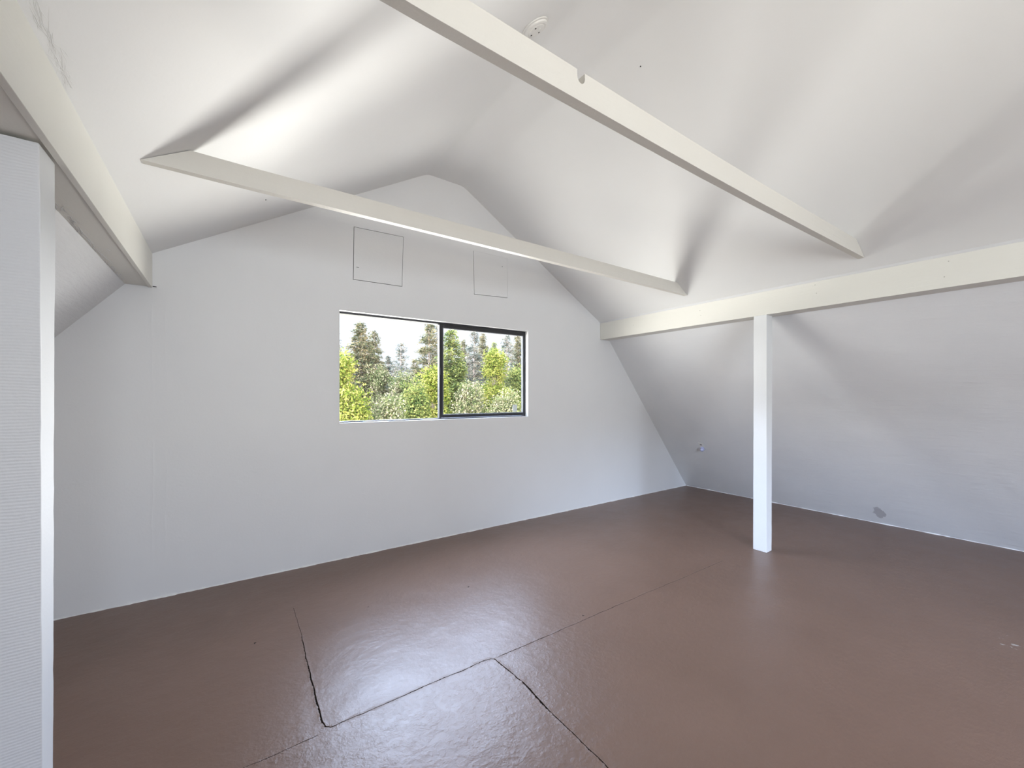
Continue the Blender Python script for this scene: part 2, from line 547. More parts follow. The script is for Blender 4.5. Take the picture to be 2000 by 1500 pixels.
fl = MB().box((XL - 0.25, YB - TH, -0.18), (XR + 0.25, YW + TH, 0.0)).build('floor', M_FLOOR)
tag(fl, kind='structure')

outer = [(XL - 0.2, 0.0)] + [(-0.55, 2.50)] + [(1.54, 3.71), (2.02, 3.70)] + [(4.08, 2.47)] + [(XR + 0.2, 0.0)]
def rect(x0, x1, z0, z1): return [(x0, z0), (x0, z1), (x1, z1), (x1, z0)]
PAN = [((0.896, 1.342), (2.412, 2.880)), ((2.096, 2.520), (2.452, 2.900))]
# panel outlines follow the slightly crooked cuts in the photograph
PQ = [[(0.893, 2.412), (0.899, 2.876), (1.346, 2.884), (1.333, 2.416)],
      [(2.098, 2.452), (2.090, 2.905), (2.516, 2.905), (2.517, 2.471)]]
holes = [rect(WX0, WX1, WZ0, WZ1), PQ[0], PQ[1]]
v, f = extrude_xz(outer, holes, YW, YW + 0.118)
wf = mesh_obj('wall_front', v, f, M_GABLE); tag(wf, kind='structure')
v, f = extrude_xz(outer, [rect(*BW)], YB - TH, YB)
wb = mesh_obj('wall_back', v, f, M_GABLE); tag(wb, kind='structure')

# irregular painted bead along the foot of the walls
def bead(name, p0, p1, inward, seed):
    rnd = random.Random(seed)
    p0, p1 = Vector(p0), Vector(p1)
    n = int((p1 - p0).length / 0.018)
    inn = Vector(inward)
    vv, ff = [], []
    for i in range(n + 1):
        p = p0.lerp(p1, i / n)
        q = noise.noise(p * 7 + Vector((seed, 0, 0))) * 0.5 + noise.noise(p * 30) * 0.5
        w = 0.003 + 0.022 * max(0, q + 0.12)
        h = 0.006 + 0.016 * max(0, q + 0.25)
        vv += [p - inn * 0.01, p + inn * w, p + inn * w * 0.7 + Vector((0, 0, h * 0.5)), p - inn * 0.01 + Vector((0, 0, h))]
    for i in range(n):
        a = i * 4
        for k in range(4):
            ff.append((a + k, a + (k + 1) % 4, a + 4 + (k + 1) % 4, a + 4 + k))
    ff += [(0, 1, 2, 3), (4 * n, 4 * n + 1, 4 * n + 2, 4 * n + 3)]
    o = mesh_obj(name, vv, ff, M_CAULK, smooth=False)
    tag(o, kind='structure'); return o
bead('trim_1', (XL + 0.02, YW, 0), (XR - 0.01, YW, 0), (0, -1, 0), 3)
bead('trim_2', (XR, YB + 0.02, 0), (XR, YW - 0.01, 0), (-1, 0, 0), 8)

# ------------------------------------------------------------------ access panels in the gable
plabels = ['square white access panel above the left half of the window, thin dark gap round it',
           'square white access panel above the right half of the window, crossed by the tie']
for i, q in enumerate(PQ):
    root = empty('access_panel', (q[0][0], YW, q[0][1]))
    tag(root, plabels[i], 'panel', 'access panels in the window wall')
    g = 0.0055; s = 0.0015 if i == 0 else 0.0003
    inner = [(q[0][0] + g, q[0][1] + g), (q[1][0] + g, q[1][1] - (0.003 if i == 0 else s)), (q[2][0] - (0.003 if i == 0 else s), q[2][1] - (0.003 if i == 0 else s)), (q[3][0] - (0.003 if i == 0 else s), q[3][1] + g)]
    v, f = extrude_xz(inner, [], YW + 0.002, YW + 0.02)
    mesh_obj('panel_board', v, f, M_GABLE, root)
    v, f = extrude_xz([(a + dx, b + dz) for (a, b), (dx, dz) in zip(q, ((.001, .001), (.001, -.001), (-.001, -.001), (-.001, .001)))], [], YW + 0.03, YW + 0.05)
    mesh_obj('backing', v, f, M_DARK, root)
    mk = MB()
    if i == 0:
        mk.box((0.922, YW + 0.0005, 2.525), (0.943, YW + 0.0025, 2.528))
    else:
        mk.box((2.445, YW + 0.0005, 2.800), (2.452, YW + 0.0025, 2.807))
    mk.build('nail_hole', M_DARK, root)

# ------------------------------------------------------------------ windows
def ring(mb, x0, x1, z0, z1, y0, y1, w, wb_=None, wt=None, wr=None):
    wb_ = wb_ or w; wt = wt or w; wr = wr or w
    mb.box((x0, y0, z0), (x0 + w, y1, z1)); mb.box((x1 - wr, y0, z0), (x1, y1, z1))
    mb.box((x0 + w, y0, z0), (x1 - wr, y1, z0 + wb_)); mb.box((x0 + w, y0, z1 - wt), (x1 - wr, y1, z1))
    return mb

def make_window(name, x0, x1, z0, z1, yin, sgn, split, simple=False):
    """sgn = +1 when outside lies towards +Y"""
    root = empty(name, ((x0 + x1) / 2, yin, z0)); tag(root, kind='structure')
    Y = lambda d: yin + sgn * d
    # painted liner of the opening
    def yb(a, b): return (min(Y(a), Y(b)), max(Y(a), Y(b)))
    l = MB(); a, b = yb(-0.001, 0.118)
    t_ = 0.004
    ring(l, x0 + 0.0005, x1 - 0.0005, z0 + 0.0005, z1 - 0.0005, a, b, t_)
    l.build('reveal', M_REVEAL, root)
    x0 += t_; x1 -= t_; z0 += t_; z1 -= t_
    fr = MB(); a, b = yb(0.052, 0.115)
    ring(fr, x0, x1, z0, z1, a, b, 0.010, 0.010, 0.018, 0.012)
    fobj = fr.build('window_frame', M_BRONZE, root, bevel=0.0015)
    # meeting stile of the fixed pane
    a, b = yb(0.082, 0.112)
    MB().box((split - 0.012, a, z0 + 0.010), (split + 0.012, b, z1 - 0.018)).build('mullion', M_BRONZE, root, bevel=0.001)
    a, b = yb(0.094, 0.098)
    MB().box((x0 + 0.009, a, z0 + 0.009), (split - 0.011, b, z1 - 0.017)).build('fixed_pane', M_GLASS, root)
    # sliding sash on the inner track
    a, b = yb(0.055, 0.080)
    sx0, sx1, sz0, sz1 = split - 0.018, x1 - 0.012, z0 + 0.012, z1 - 0.020
    sa = MB(); ring(sa, sx0, sx1, sz0, sz1, a, b, 0.040, 0.036, 0.034, 0.026)
    sobj = sa.build('sliding_sash', M_BRONZE, root, bevel=0.0015)
    a, b = yb(0.0535, 0.060)
    be = MB(); ring(be, sx0 + 0.036, sx1 - 0.020, sz0 + 0.030, sz1 - 0.030, a, b, 0.008)
    be.build('glazing_bead', M_BEAD, sobj)
    a, b = yb(0.066, 0.070)
    MB().box((sx0 + 0.039, a, sz0 + 0.035), (sx1 - 0.025, b, sz1 - 0.033)).build('sash_pane', M_GLASS, sobj)
    a, b = yb(0.047, 0.0545)
    MB().box((sx0 + 0.008, a, (sz0 + sz1) / 2 - 0.035), (sx0 + 0.020, b, (sz0 + sz1) / 2 + 0.035)).build('latch', M_BRONZE, sobj, bevel=0.001)
    if not simple:
        a, b = yb(0.0645, 0.0658)
        MB().box((2.632, a, 1.222), (2.690, b, 1.300)).build('pale_rectangle', m_plain('pale_plain', (0.72, 0.76, 0.74, 1), 0.4), sobj)  # small pale rectangle low on the right of the pane
    return root
make_window('window_1', WX0, WX1, WZ0, WZ1, YW, 1, 1.752)
make_window('window_2', BW[0], BW[1], BW[2], BW[3], YB, -1, 0.85, True)

# ------------------------------------------------------------------ beams under the knee of the roof
def ceil_z(x):
    if x < R1[0]: return PL1[1] + (x - PL1[0]) * (R1[1] - PL1[1]) / (R1[0] - PL1[0])
    return PR1[1] + (x - PR1[0]) * (R2[1] - PR1[1]) / (R2[0] - PR1[0])
def ceil_x(z, side):
    if side < 0: return PL1[0] + (z - PL1[1]) * (R1[0] - PL1[0]) / (R1[1] - PL1[1])
    return PR1[0] + (z - PR1[1]) * (R2[0] - PR1[0]) / (R2[1] - PR1[1])

def joint_crust(name, p0, p1, side, up, seed, parent, spread, n, lmax, skew=0.0, fat=1.0):
    """dried strands and ridges of joint compound along a seam"""
    p0, p1 = Vector(p0), Vector(p1)
    side, up = Vector(side).normalized(), Vector(up).normalized()
    d = (p1 - p0).normalized()
    T = (p1 - p0).length
    mb = MB(); rnd = random.Random(seed)
    for _ in range(n):
        L = rnd.uniform(0.015, lmax) * rnd.random()+ 0.01
        t0 = rnd.uniform(0, T - L)
        off = abs(rnd.gauss(0, spread)) + rnd.uniform(0, spread * 0.3)
        w = fat * rnd.uniform(0.0008, 0.0022); hh = fat * rnd.uniform(0.0010, 0.0024)
        sk = rnd.gauss(skew, 0.12)
        m = max(4, int(L / 0.008))
        ph = rnd.random() * 50
        vv, ff = [], []
        for k in range(m):
            u = k / (m - 1)
            env = sqrt(max(0.03, 1 - (2 * u - 1) ** 2))
            o_ = off + sk * L * (u - 0.5) + 0.006 * noise.noise(Vector((t0 * 20 + u * L * 25, ph, 0)))
            q = p0 + d * (t0 + L * u) + side * o_
            vv += [q - side * w * env - up * 0.001, q + up * hh * env, q + side * w * env - up * 0.001]
        for k in range(m - 1):
            a = 3 * k
            for jj in range(3): ff.append((a + jj, a + (jj + 1) % 3, a + 3 + (jj + 1) % 3, a + 3 + jj))
        ff += [(2, 1, 0), (3 * m - 3, 3 * m - 2, 3 * m - 1)]
        mb.poly(vv, ff)
    return mb.build(name, M_CAULK, parent, smooth=True)

YS = YB + 0.003
YE = YW - 0.001
lb = empty('roof_beam', (BLX1 - 0.07, YB, LB))
tag(lb, 'long white beam along the left roof slope, carried by the saw-marked post', 'beam', 'white beams along the roof slopes')
bl = MB().hexa([(BLX0 + .005, YS, LB + .010), (BLX1 - .0215, YS, LB + .010), (BLX1 - .0215, YE, LB + .006), (BLX0 + .005, YE, LB + .006)],
               [(-0.462, YS, LT - .05), (BLX1 - .0215, YS, LT - .03), (BLX1 - .0215, YE, LT - .03), (-0.462, YE, LT - .05)])
bl.build('beam_core', M_BEAM, lb, bevel=0.002)
MB().box((BLX1 - 0.021, YS, LB), (BLX1, YE, LT - 0.0005)).build('face_board', M_BEAM, lb, bevel=0.002)
joint_crust('joint_compound', (-0.566, 2.05, LB + .0093), (-0.568, 3.68, LB + .0063), (1, 0, 0), (0, 0, -1), 4, lb, 0.010, 110, 0.22, 0.0, 1.8)
joint_crust('joint_compound', (-0.560, 2.30, LB + .0091), (-0.556, 3.10, LB + .0075), (1, 0, 0), (0, 0, -1), 9, lb, 0.018, 60, 0.16, 0.1, 1.8)
MB().box((BLX1 + .003, YW - .012, 2.150), (BLX1 + .022, YW - .0005, 2.153)).build('nail', M_DARK, lb)
MB().box((-0.5772, 3.55, LB + .002), (-0.5742, 3.70, LB + .0075)).build('open_joint', M_DARK, lb)

rb = empty('roof_beam', (BRX0 + 0.07, YB, BB))
tag(rb, 'long white beam along the right roof slope, carried by the slim plain post', 'beam', 'white beams along the roof slopes')
MB().hexa([(BRX0, YS, BB), (BRX1, YS, BB), (BRX1, YE, BB), (BRX0, YE, BB)],
          [(BRX0, YS, BT - .012), (BRX0 + .02, YS, BT - .022), (BRX0 + .02, YE, BT - .022), (BRX0, YE, BT - .012)]).build('beam_core', M_BEAM, rb, bevel=0.002)
nl = MB()
for y, z in ((0.62, 2.20), (0.60, 2.30), (1.35, 2.24), (1.36, 2.31), (2.35, 2.22), (2.36, 2.27), (3.2, 2.24)):
    nl.box((BRX0 - 0.0006, y - 0.003, z - 0.003), (BRX0 + 0.002, y + 0.003, z + 0.003))
nl.build('nail_hole', m_plain('filled_nail_hole', (0.45, 0.43, 0.38, 1), 0.7), rb)
# paint runs left where the ceiling meets the left beam
rn = joint_crust('plaster_run', (-0.416, 1.50, ceil_z(-0.416) + .0002), (-0.424, 1.93, ceil_z(-0.424) + .0002), (0.866, 0, 0.5), (0.5, 0, -0.866), 11, None, 0.009, 60, 0.25)
tag(rn, 'ragged ridge of dried joint compound on the ceiling above the left beam', 'plaster', kind='stuff')

# ------------------------------------------------------------------ posts
def wavy_post(name, c, mat_main, mat_side, seed, amp, label, group):
    """c: bottom 4 corners, top 4 corners (anticlockwise from near left)"""
    bot, top = [Vector(p) for p in c[0]], [Vector(p) for p in c[1]]
    root = empty(name, tuple((bot[0] + bot[2]) / 2))
    n = 60
    vv, ff = [], []
    for i in range(n + 1):
        t_ = i / n
        for k in range(4):
            p = bot[k].lerp(top[k], t_)
            q = Vector((0, 0, p.z * 3.0 + seed + k * 7))
            q2 = Vector((0, 0, p.z * 14.0 + seed + k * 3))
            p = p + Vector((noise.noise(q), noise.noise(q + Vector((5, 0, 0))), 0)) * amp + Vector((noise.noise(q2), noise.noise(q2 + Vector((9, 0, 0))), 0)) * amp * 0.5
            vv.append(p)
    for i in range(n):
        for k in range(4):
            a = i * 4 + k; b = i * 4 + (k + 1) % 4
            ff.append((a, b, b + 4, a + 4))
    ff += [(3, 2, 1, 0), (4 * n, 4 * n + 1, 4 * n + 2, 4 * n + 3)]
    o = mesh_obj('post_timber', vv, ff, mat_main, root, bevel=0.003)
    o.data.materials.append(mat_side)
    for p in o.data.polygons:
        if abs(p.normal.x) > 0.7: p.material_index = 1
    tag(root, label, 'post', group)
    return root, o

wavy_post('post', ([(-0.573, 1.800, 0), (-0.455, 1.802, 0), (-0.455, 1.888, 0), (-0.573, 1.888, 0)],
                   [(-0.570, 1.773, 2.141), (-0.455, 1.777, 2.141), (-0.455, 1.910, 2.141), (-0.570, 1.910, 2.141)]),
          M_SAWN, M_POST, 1.0, 0.0022, 'near white post with saw-marked face at the left edge, under the left beam', 'white posts under the beams')
pr, po = wavy_post('post', ([(3.943, 1.720, 0), (4.045, 1.722, 0), (4.045, 1.836, 0), (3.945, 1.836, 0)],
                   [(3.950, 1.722, BB - .001), (4.062, 1.722, BB - .001), (4.062, 1.830, BB - .001), (3.952, 1.834, BB - .001)]),
          M_POST, M_POST, 5.0, 0.0012, 'slim white post standing on the brown floor under the right beam', 'white posts under the beams')

# ------------------------------------------------------------------ collar ties
def tie(yn, yf, zb, hgt, label, notch=None):
    """zb: [(x, z)] of the slightly sagging lower edge"""
    def zat(x):
        for (x0, z0), (x1, z1) in zip(zb, zb[1:]):
            if x <= x1: return z0 + (z1 - z0) * (x - x0) / (x1 - x0)
        return zb[-1][1]
    e = 0.003
    zl, zr = zb[0][1], zb[-1][1]
    xl, xr = ceil_x(zl, -1) + e, ceil_x(zr, 1) - e
    txl, txr = ceil_x(zl + hgt, -1) + e, ceil_x(zr + hgt, 1) - e
    N_ = 16
    bot = [(xl + (xr - xl) * k / N_, zat(xl + (xr - xl) * k / N_)) for k in range(N_ + 1)]
    top = []
    for k in range(N_ + 1):
        x = txl + (txr - txl) * k / N_
        if notch and abs(x - notch[0]) < notch[1]: continue
        top.append((x, zat(x) + hgt))
    if notch:
        xn, rn_, dn = notch
        ins = [(xn - rn_, zat(xn) + hgt)]
        for k in range(0, 11):
            a = pi + pi * k / 10
            ins.append((xn + rn_ * cos(a), zat(xn) + hgt - dn * 0.45 + dn * 0.55 * sin(a)))
        ins.append((xn + rn_, zat(xn) + hgt))
        q = next(i_ for i_, p in enumerate(top) if p[0] > xn)
        top = top[:q] + ins + top[q:]
    poly = bot[::-1] + top
    v, f = extrude_xz(poly, [], yn, yf)
    root = empty('collar_tie', ((xl + xr) / 2, (yn + yf) / 2, zat(1.7)))
    mesh_obj('tie_timber', v, f, M_TIE, root, bevel=0.0015)
    tag(root, label, 'beam', 'white collar ties under the ridge')
    return root
tie(2.420, 2.458, [(-0.32, 2.442), (0.1, 2.436), (0.6, 2.435), (1.67, 2.431), (2.75, 2.428), (3.86, 2.421)], 0.101, 'white collar tie nearer the window wall, crossing in front of its panels')
tie(1.010, 1.050, [(-0.32, 2.425), (0.37, 2.402), (0.62, 2.3985), (1.15, 2.394), (1.70, 2.391), (2.27, 2.393), (3.0, 2.402), (3.86, 2.415)], 0.103, 'white collar tie nearest the camera, notched on top beside the smoke detector', (0.982, 0.0175, 0.042))

# small nail head stuck in the left ceiling slope and at the beam end
ceil_o = bpy.data.objects['ceiling']
dots = MB()
for x, y in ((0.212, 3.29), (2.113, 1.65)):
    z = ceil_z(x); r = 0.0025
    dots.box((x - r, y - r, z - 0.004), (x + r, y + r, z + 0.004))
dots.build('nail_hole', M_DARK, ceil_o)

# crumbs lying on the floor
def crumb(x, y, r, ang, label, seed):
    rnd = random.Random(seed)
    mb = MB()
    for k in range(3):
        cx, cy = x + rnd.uniform(-r, r), y + rnd.uniform(-r, r) * 0.6
        a = ang + rnd.gauss(0, 0.7); L = r * rnd.uniform(0.6, 1.2); w = r * 0.22
        d = Vector((cos(a), sin(a), 0)); e_ = Vector((-sin(a), cos(a), 0)); c = Vector((cx, cy, 0.0005))
        up = Vector((0, 0, w * 1.2))
        mb.poly([c - d * L, c - e_ * w, c + d * L, c + e_ * w, c + up], [(0, 1, 4), (1, 2, 4), (2, 3, 4), (3, 0, 4), (3, 2, 1, 0)])
    o = mb.build('floor_crumb', M_DARK)
    tag(o, label, 'debris', 'dark crumbs on the brown floor')
crumb(1.451, 2.656, 0.008, 0.3, 'dark crumb lying farthest right on the floor below the window', 1)
crumb(0.759, 2.780, 0.007, 1.0, 'dark crumb on the floor just right of the upright floor seam', 2)
crumb(0.129, 2.742, 0.009, 0.6, 'dark crumb on the floor left of the upright floor seam', 3)
crumb(1.859, 1.895, 0.008, 0.2, 'dark crumb beside the long floor seam that runs toward the slim post', 4)

# ------------------------------------------------------------------ smoke detector
sd = empty('smoke_detector')
tag(sd, 'round white smoke detector on the ceiling just above the notched tie', 'smoke detector')
sx, sy = 1.385, 1.785
sn = Vector((R1[1] - PL1[1], 0, -(R1[0] - PL1[0]))).normalized()   # into the room
sl = Vector((sx, sy, ceil_z(sx)))
def add_l(name, prof, mat, off=0.0, n=40, par=sd, **k):
    v, f = lathe(prof, n)
    return mesh_obj(name, v, f, mat, None, **k), par
def lath(name, prof, mat, par, shift=(0, 0), n=40):
    v, f = lathe(prof, n)
    v = [q + Vector((shift[0], shift[1], 0)) for q in v]
    me = bpy.data.meshes.new(name); me.from_pydata(v, [], f); me.materials.append(mat)
    bm = bmesh.new(); bm.from_mesh(me); bmesh.ops.recalc_face_normals(bm, faces=bm.faces); bm.to_mesh(me); bm.free()
    for p in me.polygons: p.use_smooth = True
    o = bpy.data.objects.new(name, me); C.objects.link(o); o.parent = par
    o.modifiers.new('es', 'EDGE_SPLIT').split_angle = radians(35)
    return o
sd.location = sl
sd.rotation_euler = sn.to_track_quat('Z', 'Y').to_euler()
sd.scale = (1.04, 1.04, 0.6)
lath('base_plate', [(0.074, 0.001), (0.074, 0.010), (0.070, 0.013)], M_PLASTIC, sd)
lath('cover', [(0.066, 0.012), (0.066, 0.024), (0.062, 0.030), (0.054, 0.034), (0.050, 0.030), (0.047, 0.030), (0.044, 0.036), (0.020, 0.039), (0.001, 0.039)], M_PLASTIC, sd)
for k, (dx, dy) in enumerate(((0.012, 0.030), (0.030, -0.012), (-0.020, -0.024))):
    lath('vent_hole', [(0.0045, 0.034), (0.0045, 0.0395)], M_DARK, sd, (dx, dy), 12)
lath('test_button', [(0.008, 0.036), (0.008, 0.042), (0.005, 0.043)], M_PLASTIC, sd, (-0.012, 0.012), 20)

# ------------------------------------------------------------------ outlet plate and night light on the right slope
d_sl = Vector((PR1[0] - PR0[0], 0, PR1[1] - PR0[1])).normalized()    # up the slope
n_sl = Vector((-d_sl.z, 0, d_sl.x)).normalized()
if n_sl.x > 0: n_sl = -n_sl
def frame_at(y, z, off=0.0):
    x = PR0[0] + (PR1[0] - PR0[0]) * z / (PR1[1] - PR0[1])
    m = Matrix((Vector((0, -1, 0)), d_sl, n_sl)).transposed().to_4x4()
    m.translation = Vector((x, y, z)) + n_sl * off
    return m
op = empty('outlet_plate'); op.matrix_world = frame_at(3.122, 0.722, 0.0006)
tag(op, 'small white outlet plate low on the right slope behind the slim post', 'outlet')
def pbox(name, a, b, mat, par, bevel=0.0):
    mb = MB().box(a, b)
    me_o = mesh_obj(name, mb.v, mb.f, mat, None, bevel=bevel)
    me_o.parent = par
    return me_o
pbox('cover_plate', (-0.036, -0.058, 0), (0.036, 0.058, 0.005), M_PLASTIC, op, 0.0015)
pbox('socket', (-0.016, 0.010, 0.004), (0.016, 0.036, 0.0062), M_PLASTIC, op, 0.001)
pbox('socket_slot', (-0.016, 0.016, 0.0055), (0.013, 0.029, 0.0068), M_DARK, op)
nlt = empty('night_light'); nlt.matrix_world = frame_at(3.118, 0.698, 0.008)
tag(nlt, 'small bluish plug-in night light in the outlet behind the slim post', 'night light')
pbox('plug_body', (-0.022, -0.028, 0), (0.022, 0.018, 0.022), M_BLUEW, nlt, 0.004)
v, f = lathe([(0.021, 0.018), (0.024, 0.028), (0.022, 0.040), (0.014, 0.049), (0.003, 0.052)], 24)
gl = mesh_obj('lens', [q + Vector((0, -0.010, 0)) for q in v], f, M_BLUEW, None, smooth=True); gl.parent = nlt

# ------------------------------------------------------------------ outdoors
FW = Vector((sin(YAW), cos(YAW), 0)); RT = Vector((cos(YAW), -sin(YAW), 0))
def bearing(px, py, Y):
    r = FW + RT * ((px - 1000) / 802.0) + Vector((0, 0, 1)) * ((773 - py) / 802.0)
    return Vector((0, 0, HC)) + r * (Y / r.y)
def terrain_z(x, y):
    return -7.0 + 0.05 * (y - 30) + 0.6 * noise.noise(Vector((x * 0.06, y * 0.06, 0)))

def ground():
    vv, ff = [], []
    nx, ny = 60, 40
    for j in range(ny + 1):
        for i in range(nx + 1):
            x = -25 + 150 * i / nx; y = 25 + 110 * j / ny
            vv.append((x, y, terrain_z(x, y)))
    for j in range(ny):
        for i in range(nx):
            a = j * (nx + 1) + i
            ff.append((a, a + 1, a + nx + 2, a + nx + 1))
    t = NT('dry_grass')
    c = t.ramp(t.noise(t.coord(), 1.5, 6), [(0.3, (0.03, 0.035, 0.014)), (0.7, (0.06, 0.055, 0.03))])
    t.pbsdf(c, 0.9, None, 0.1)
    o = mesh_obj('hillside_ground', vv, ff, t.m, smooth=True)
    tag(o, kind='structure')
ground()

def leaf_quads(vv, ff, c, d, n_, L, W):
    s = d.cross(n_).normalized()
    a = len(vv)
    vv += [c - d * L * 0.5, c + s * W * 0.5, c + d * L * 0.5, c - s * W * 0.5]
    ff.append((a, a + 1, a + 2, a + 3))

def trunk_mesh(base, H, r0, lean, rnd, n=8, seg=10):
    vv, ff = [], []
    for i in range(seg + 1):
        t_ = i / seg
        c = base + Vector((lean[0] * t_, lean[1] * t_, H * t_))
        r = r0 * (1 - t_) ** 0.9 + 0.012
        for k in range(n):
            a = 2 * pi * k / n
            vv.append(c + Vector((cos(a) * r, sin(a) * r, 0)))
    for i in range(seg):
        for k in range(n):
            a = i * n + k; b = i * n + (k + 1) % n
            ff.append((a, b, b + n, a + n))
    return vv, ff

OS = 2.2
def conifer(px, top, Y, spread, dens, mat, label, seed, group='conifers beyond the window'):
    rnd = random.Random(seed)
    Y *= OS
    tip = bearing(px, top, Y)
    gz = terrain_z(tip.x, tip.y) - 0.1
    H = tip.z - gz
    base = Vector((tip.x, tip.y, gz))
    root = empty('conifer', base)
    tag(root, label, 'tree', group)
    vv, ff = trunk_mesh(base, H, 0.018 * H + 0.03, (0, 0), rnd)
    # limbs go with the trunk
    lv, lf = [], []
    lev = int(H * 2.6)
    for i in range(lev):
        t_ = 0.22 + 0.77 * (i + rnd.random() * 0.7) / lev
        z = H * t_
        reach = spread * H * (1 - t_) ** 0.85 + 0.25
        nb = rnd.choice((5, 6, 7))
        a0 = rnd.random() * 6.28
        for b in range(nb):
            if rnd.random() > dens + 0.15: continue
            a = a0 + 6.28 * b / nb + rnd.gauss(0, 0.25)
            L = reach * rnd.uniform(0.55, 1.12)
            out = Vector((cos(a), sin(a), 0))
            p0 = base + Vector((0, 0, z))
            up0 = rnd.uniform(0.0, 0.35); droop = rnd.uniform(0.15, 0.5)
            # limb
            k0 = len(vv)
            r = 0.010 + 0.008 * L
            sd_ = Vector((-out.y, out.x, 0))
            pts = []
            for s in range(4):
                u = s / 3
                pts.append(p0 + out * L * u + Vector((0, 0, L * (up0 * u - droop * u * u))))
            for s, q in enumerate(pts):
                rr = r * (1 - 0.8 * s / 3)
                vv += [q + sd_ * rr, q + Vector((0, 0, rr)), q - sd_ * rr, q - Vector((0, 0, rr))]
            for s in range(3):
                for k in range(4):
                    a_ = k0 + s * 4 + k; b_ = k0 + s * 4 + (k + 1) % 4
                    ff.append((a_, b_, b_ + 4, a_ + 4))
            ns = max(5, int(L * (14 + 4 * L) * dens))
            for s in range(ns):
                u = rnd.random() ** 0.7
                q = p0 + out * L * u + Vector((0, 0, L * (up0 * u - droop * u * u)))
                off = rnd.uniform(-1, 1) * 0.30 * L * (1.1 - u) + rnd.gauss(0, 0.1)
                q = q + sd_ * off + Vector((0, 0, rnd.gauss(0, 0.10)))
                d = (out * rnd.uniform(0.4, 1) + sd_ * (1 if off > 0 else -1) * rnd.uniform(0.2, 0.9) + Vector((0, 0, rnd.uniform(-0.5, 0.3)))).normalized()
                nn = Vector((rnd.gauss(0, 0.7), rnd.gauss(0, 0.7), 1)).normalized()
                for w in range(3):
                    q2 = q + Vector((rnd.gauss(0, .10), rnd.gauss(0, .10), rnd.gauss(0, .08)))
                    leaf_quads(lv, lf, q2, (d + Vector((rnd.gauss(0, .4), rnd.gauss(0, .4), rnd.gauss(0, .3)))).normalized(), nn, rnd.uniform(0.20, 0.46), rnd.uniform(0.06, 0.13))
    mesh_obj('trunk', vv, ff, M_BARK, root)
    o = mesh_obj('foliage', lv, lf, mat, root)
    return root

def leafy(px, top, Y, wpx, mat, label, seed, name='leafy_tree', group='leafy trees beyond the window', fill=1.0):
    rnd = random.Random(seed)
    Y *= OS
    tip = bearing(px, top, Y)
    a_ = bearing(px - wpx / 2, top, Y); b_ = bearing(px + wpx / 2, top, Y)
    R = (b_ - a_).length / 2
    gz = terrain_z(tip.x, tip.y) - 0.1
    H = tip.z - gz
    base = Vector((tip.x, tip.y, gz))
    root = empty(name, base)
    tag(root, label, 'tree' if name == 'leafy_tree' else 'bush', group)
    vv, ff = trunk_mesh(base, H * 0.8, 0.10, (0, 0), rnd)
    lv, lf = [], []
    nc = int(60 * fill * max(1, H / 10) * max(1, R / 2.0))
    for c in range(nc):
        t_ = rnd.random() ** 0.8
        zz = H * (0.20 + 0.78 * t_)
        rr = R * (1 - max(0, t_ - 0.25) ** 1.6 * 1.15) * sqrt(rnd.random()) * 0.9
        a = rnd.random() * 6.28
        cc = base + Vector((cos(a) * rr, sin(a) * rr, zz))
        cr_ = rnd.uniform(0.5, 1.1)
        k0 = len(vv); q0 = base + Vector((0, 0, zz * 0.6)); r = 0.015
        vv += [q0 + Vector((r, 0, 0)), q0 + Vector((-r, r, 0)), q0 + Vector((-r, -r, 0)), cc]
        ff += [(k0, k0 + 1, k0 + 3), (k0 + 1, k0 + 2, k0 + 3), (k0 + 2, k0, k0 + 3)]
        for s in range(230):
            d = Vector((rnd.gauss(0, 1), rnd.gauss(0, 1), rnd.gauss(0, 0.8))).normalized()
            q = cc + d * cr_ * rnd.random() ** 0.4
            dd = Vector((rnd.gauss(0, 1), rnd.gauss(0, 1), rnd.gauss(0, 1))).normalized()
            nn = (d + Vector((rnd.gauss(0, .5), rnd.gauss(0, .5), rnd.gauss(0, .5) + .4))).normalized()
            leaf_quads(lv, lf, q, dd, nn, rnd.uniform(0.10, 0.24), rnd.uniform(0.06, 0.13))
    mesh_obj('trunk', vv, ff, M_BARK, root)
    mesh_obj('foliage', lv, lf, mat, root)
    return root

F_OLIVE = m_foliage('olive_needles', (0.012, 0.018, 0.010, 1), (0.070, 0.068, 0.032, 1), (0.21, 0.15, 0.075, 1))
F_GREY = m_foliage('grey_needles', (0.018, 0.028, 0.026, 1), (0.075, 0.080, 0.058, 1), (0.20, 0.15, 0.10, 1))
F_GREEN = m_foliage('green_needles', (0.012, 0.024, 0.008, 1), (0.066, 0.080, 0.020, 1), (0.20, 0.18, 0.050, 1))
F_LIME = m_foliage('yellow_green_leaves', (0.018, 0.034, 0.004, 1), (0.090, 0.100, 0.014, 1), (0.24, 0.20, 0.05, 1))
F_PALE = m_foliage('pale_brush_leaves', (0.016, 0.028, 0.010, 1), (0.085, 0.088, 0.032, 1), (0.23, 0.18, 0.11, 1))

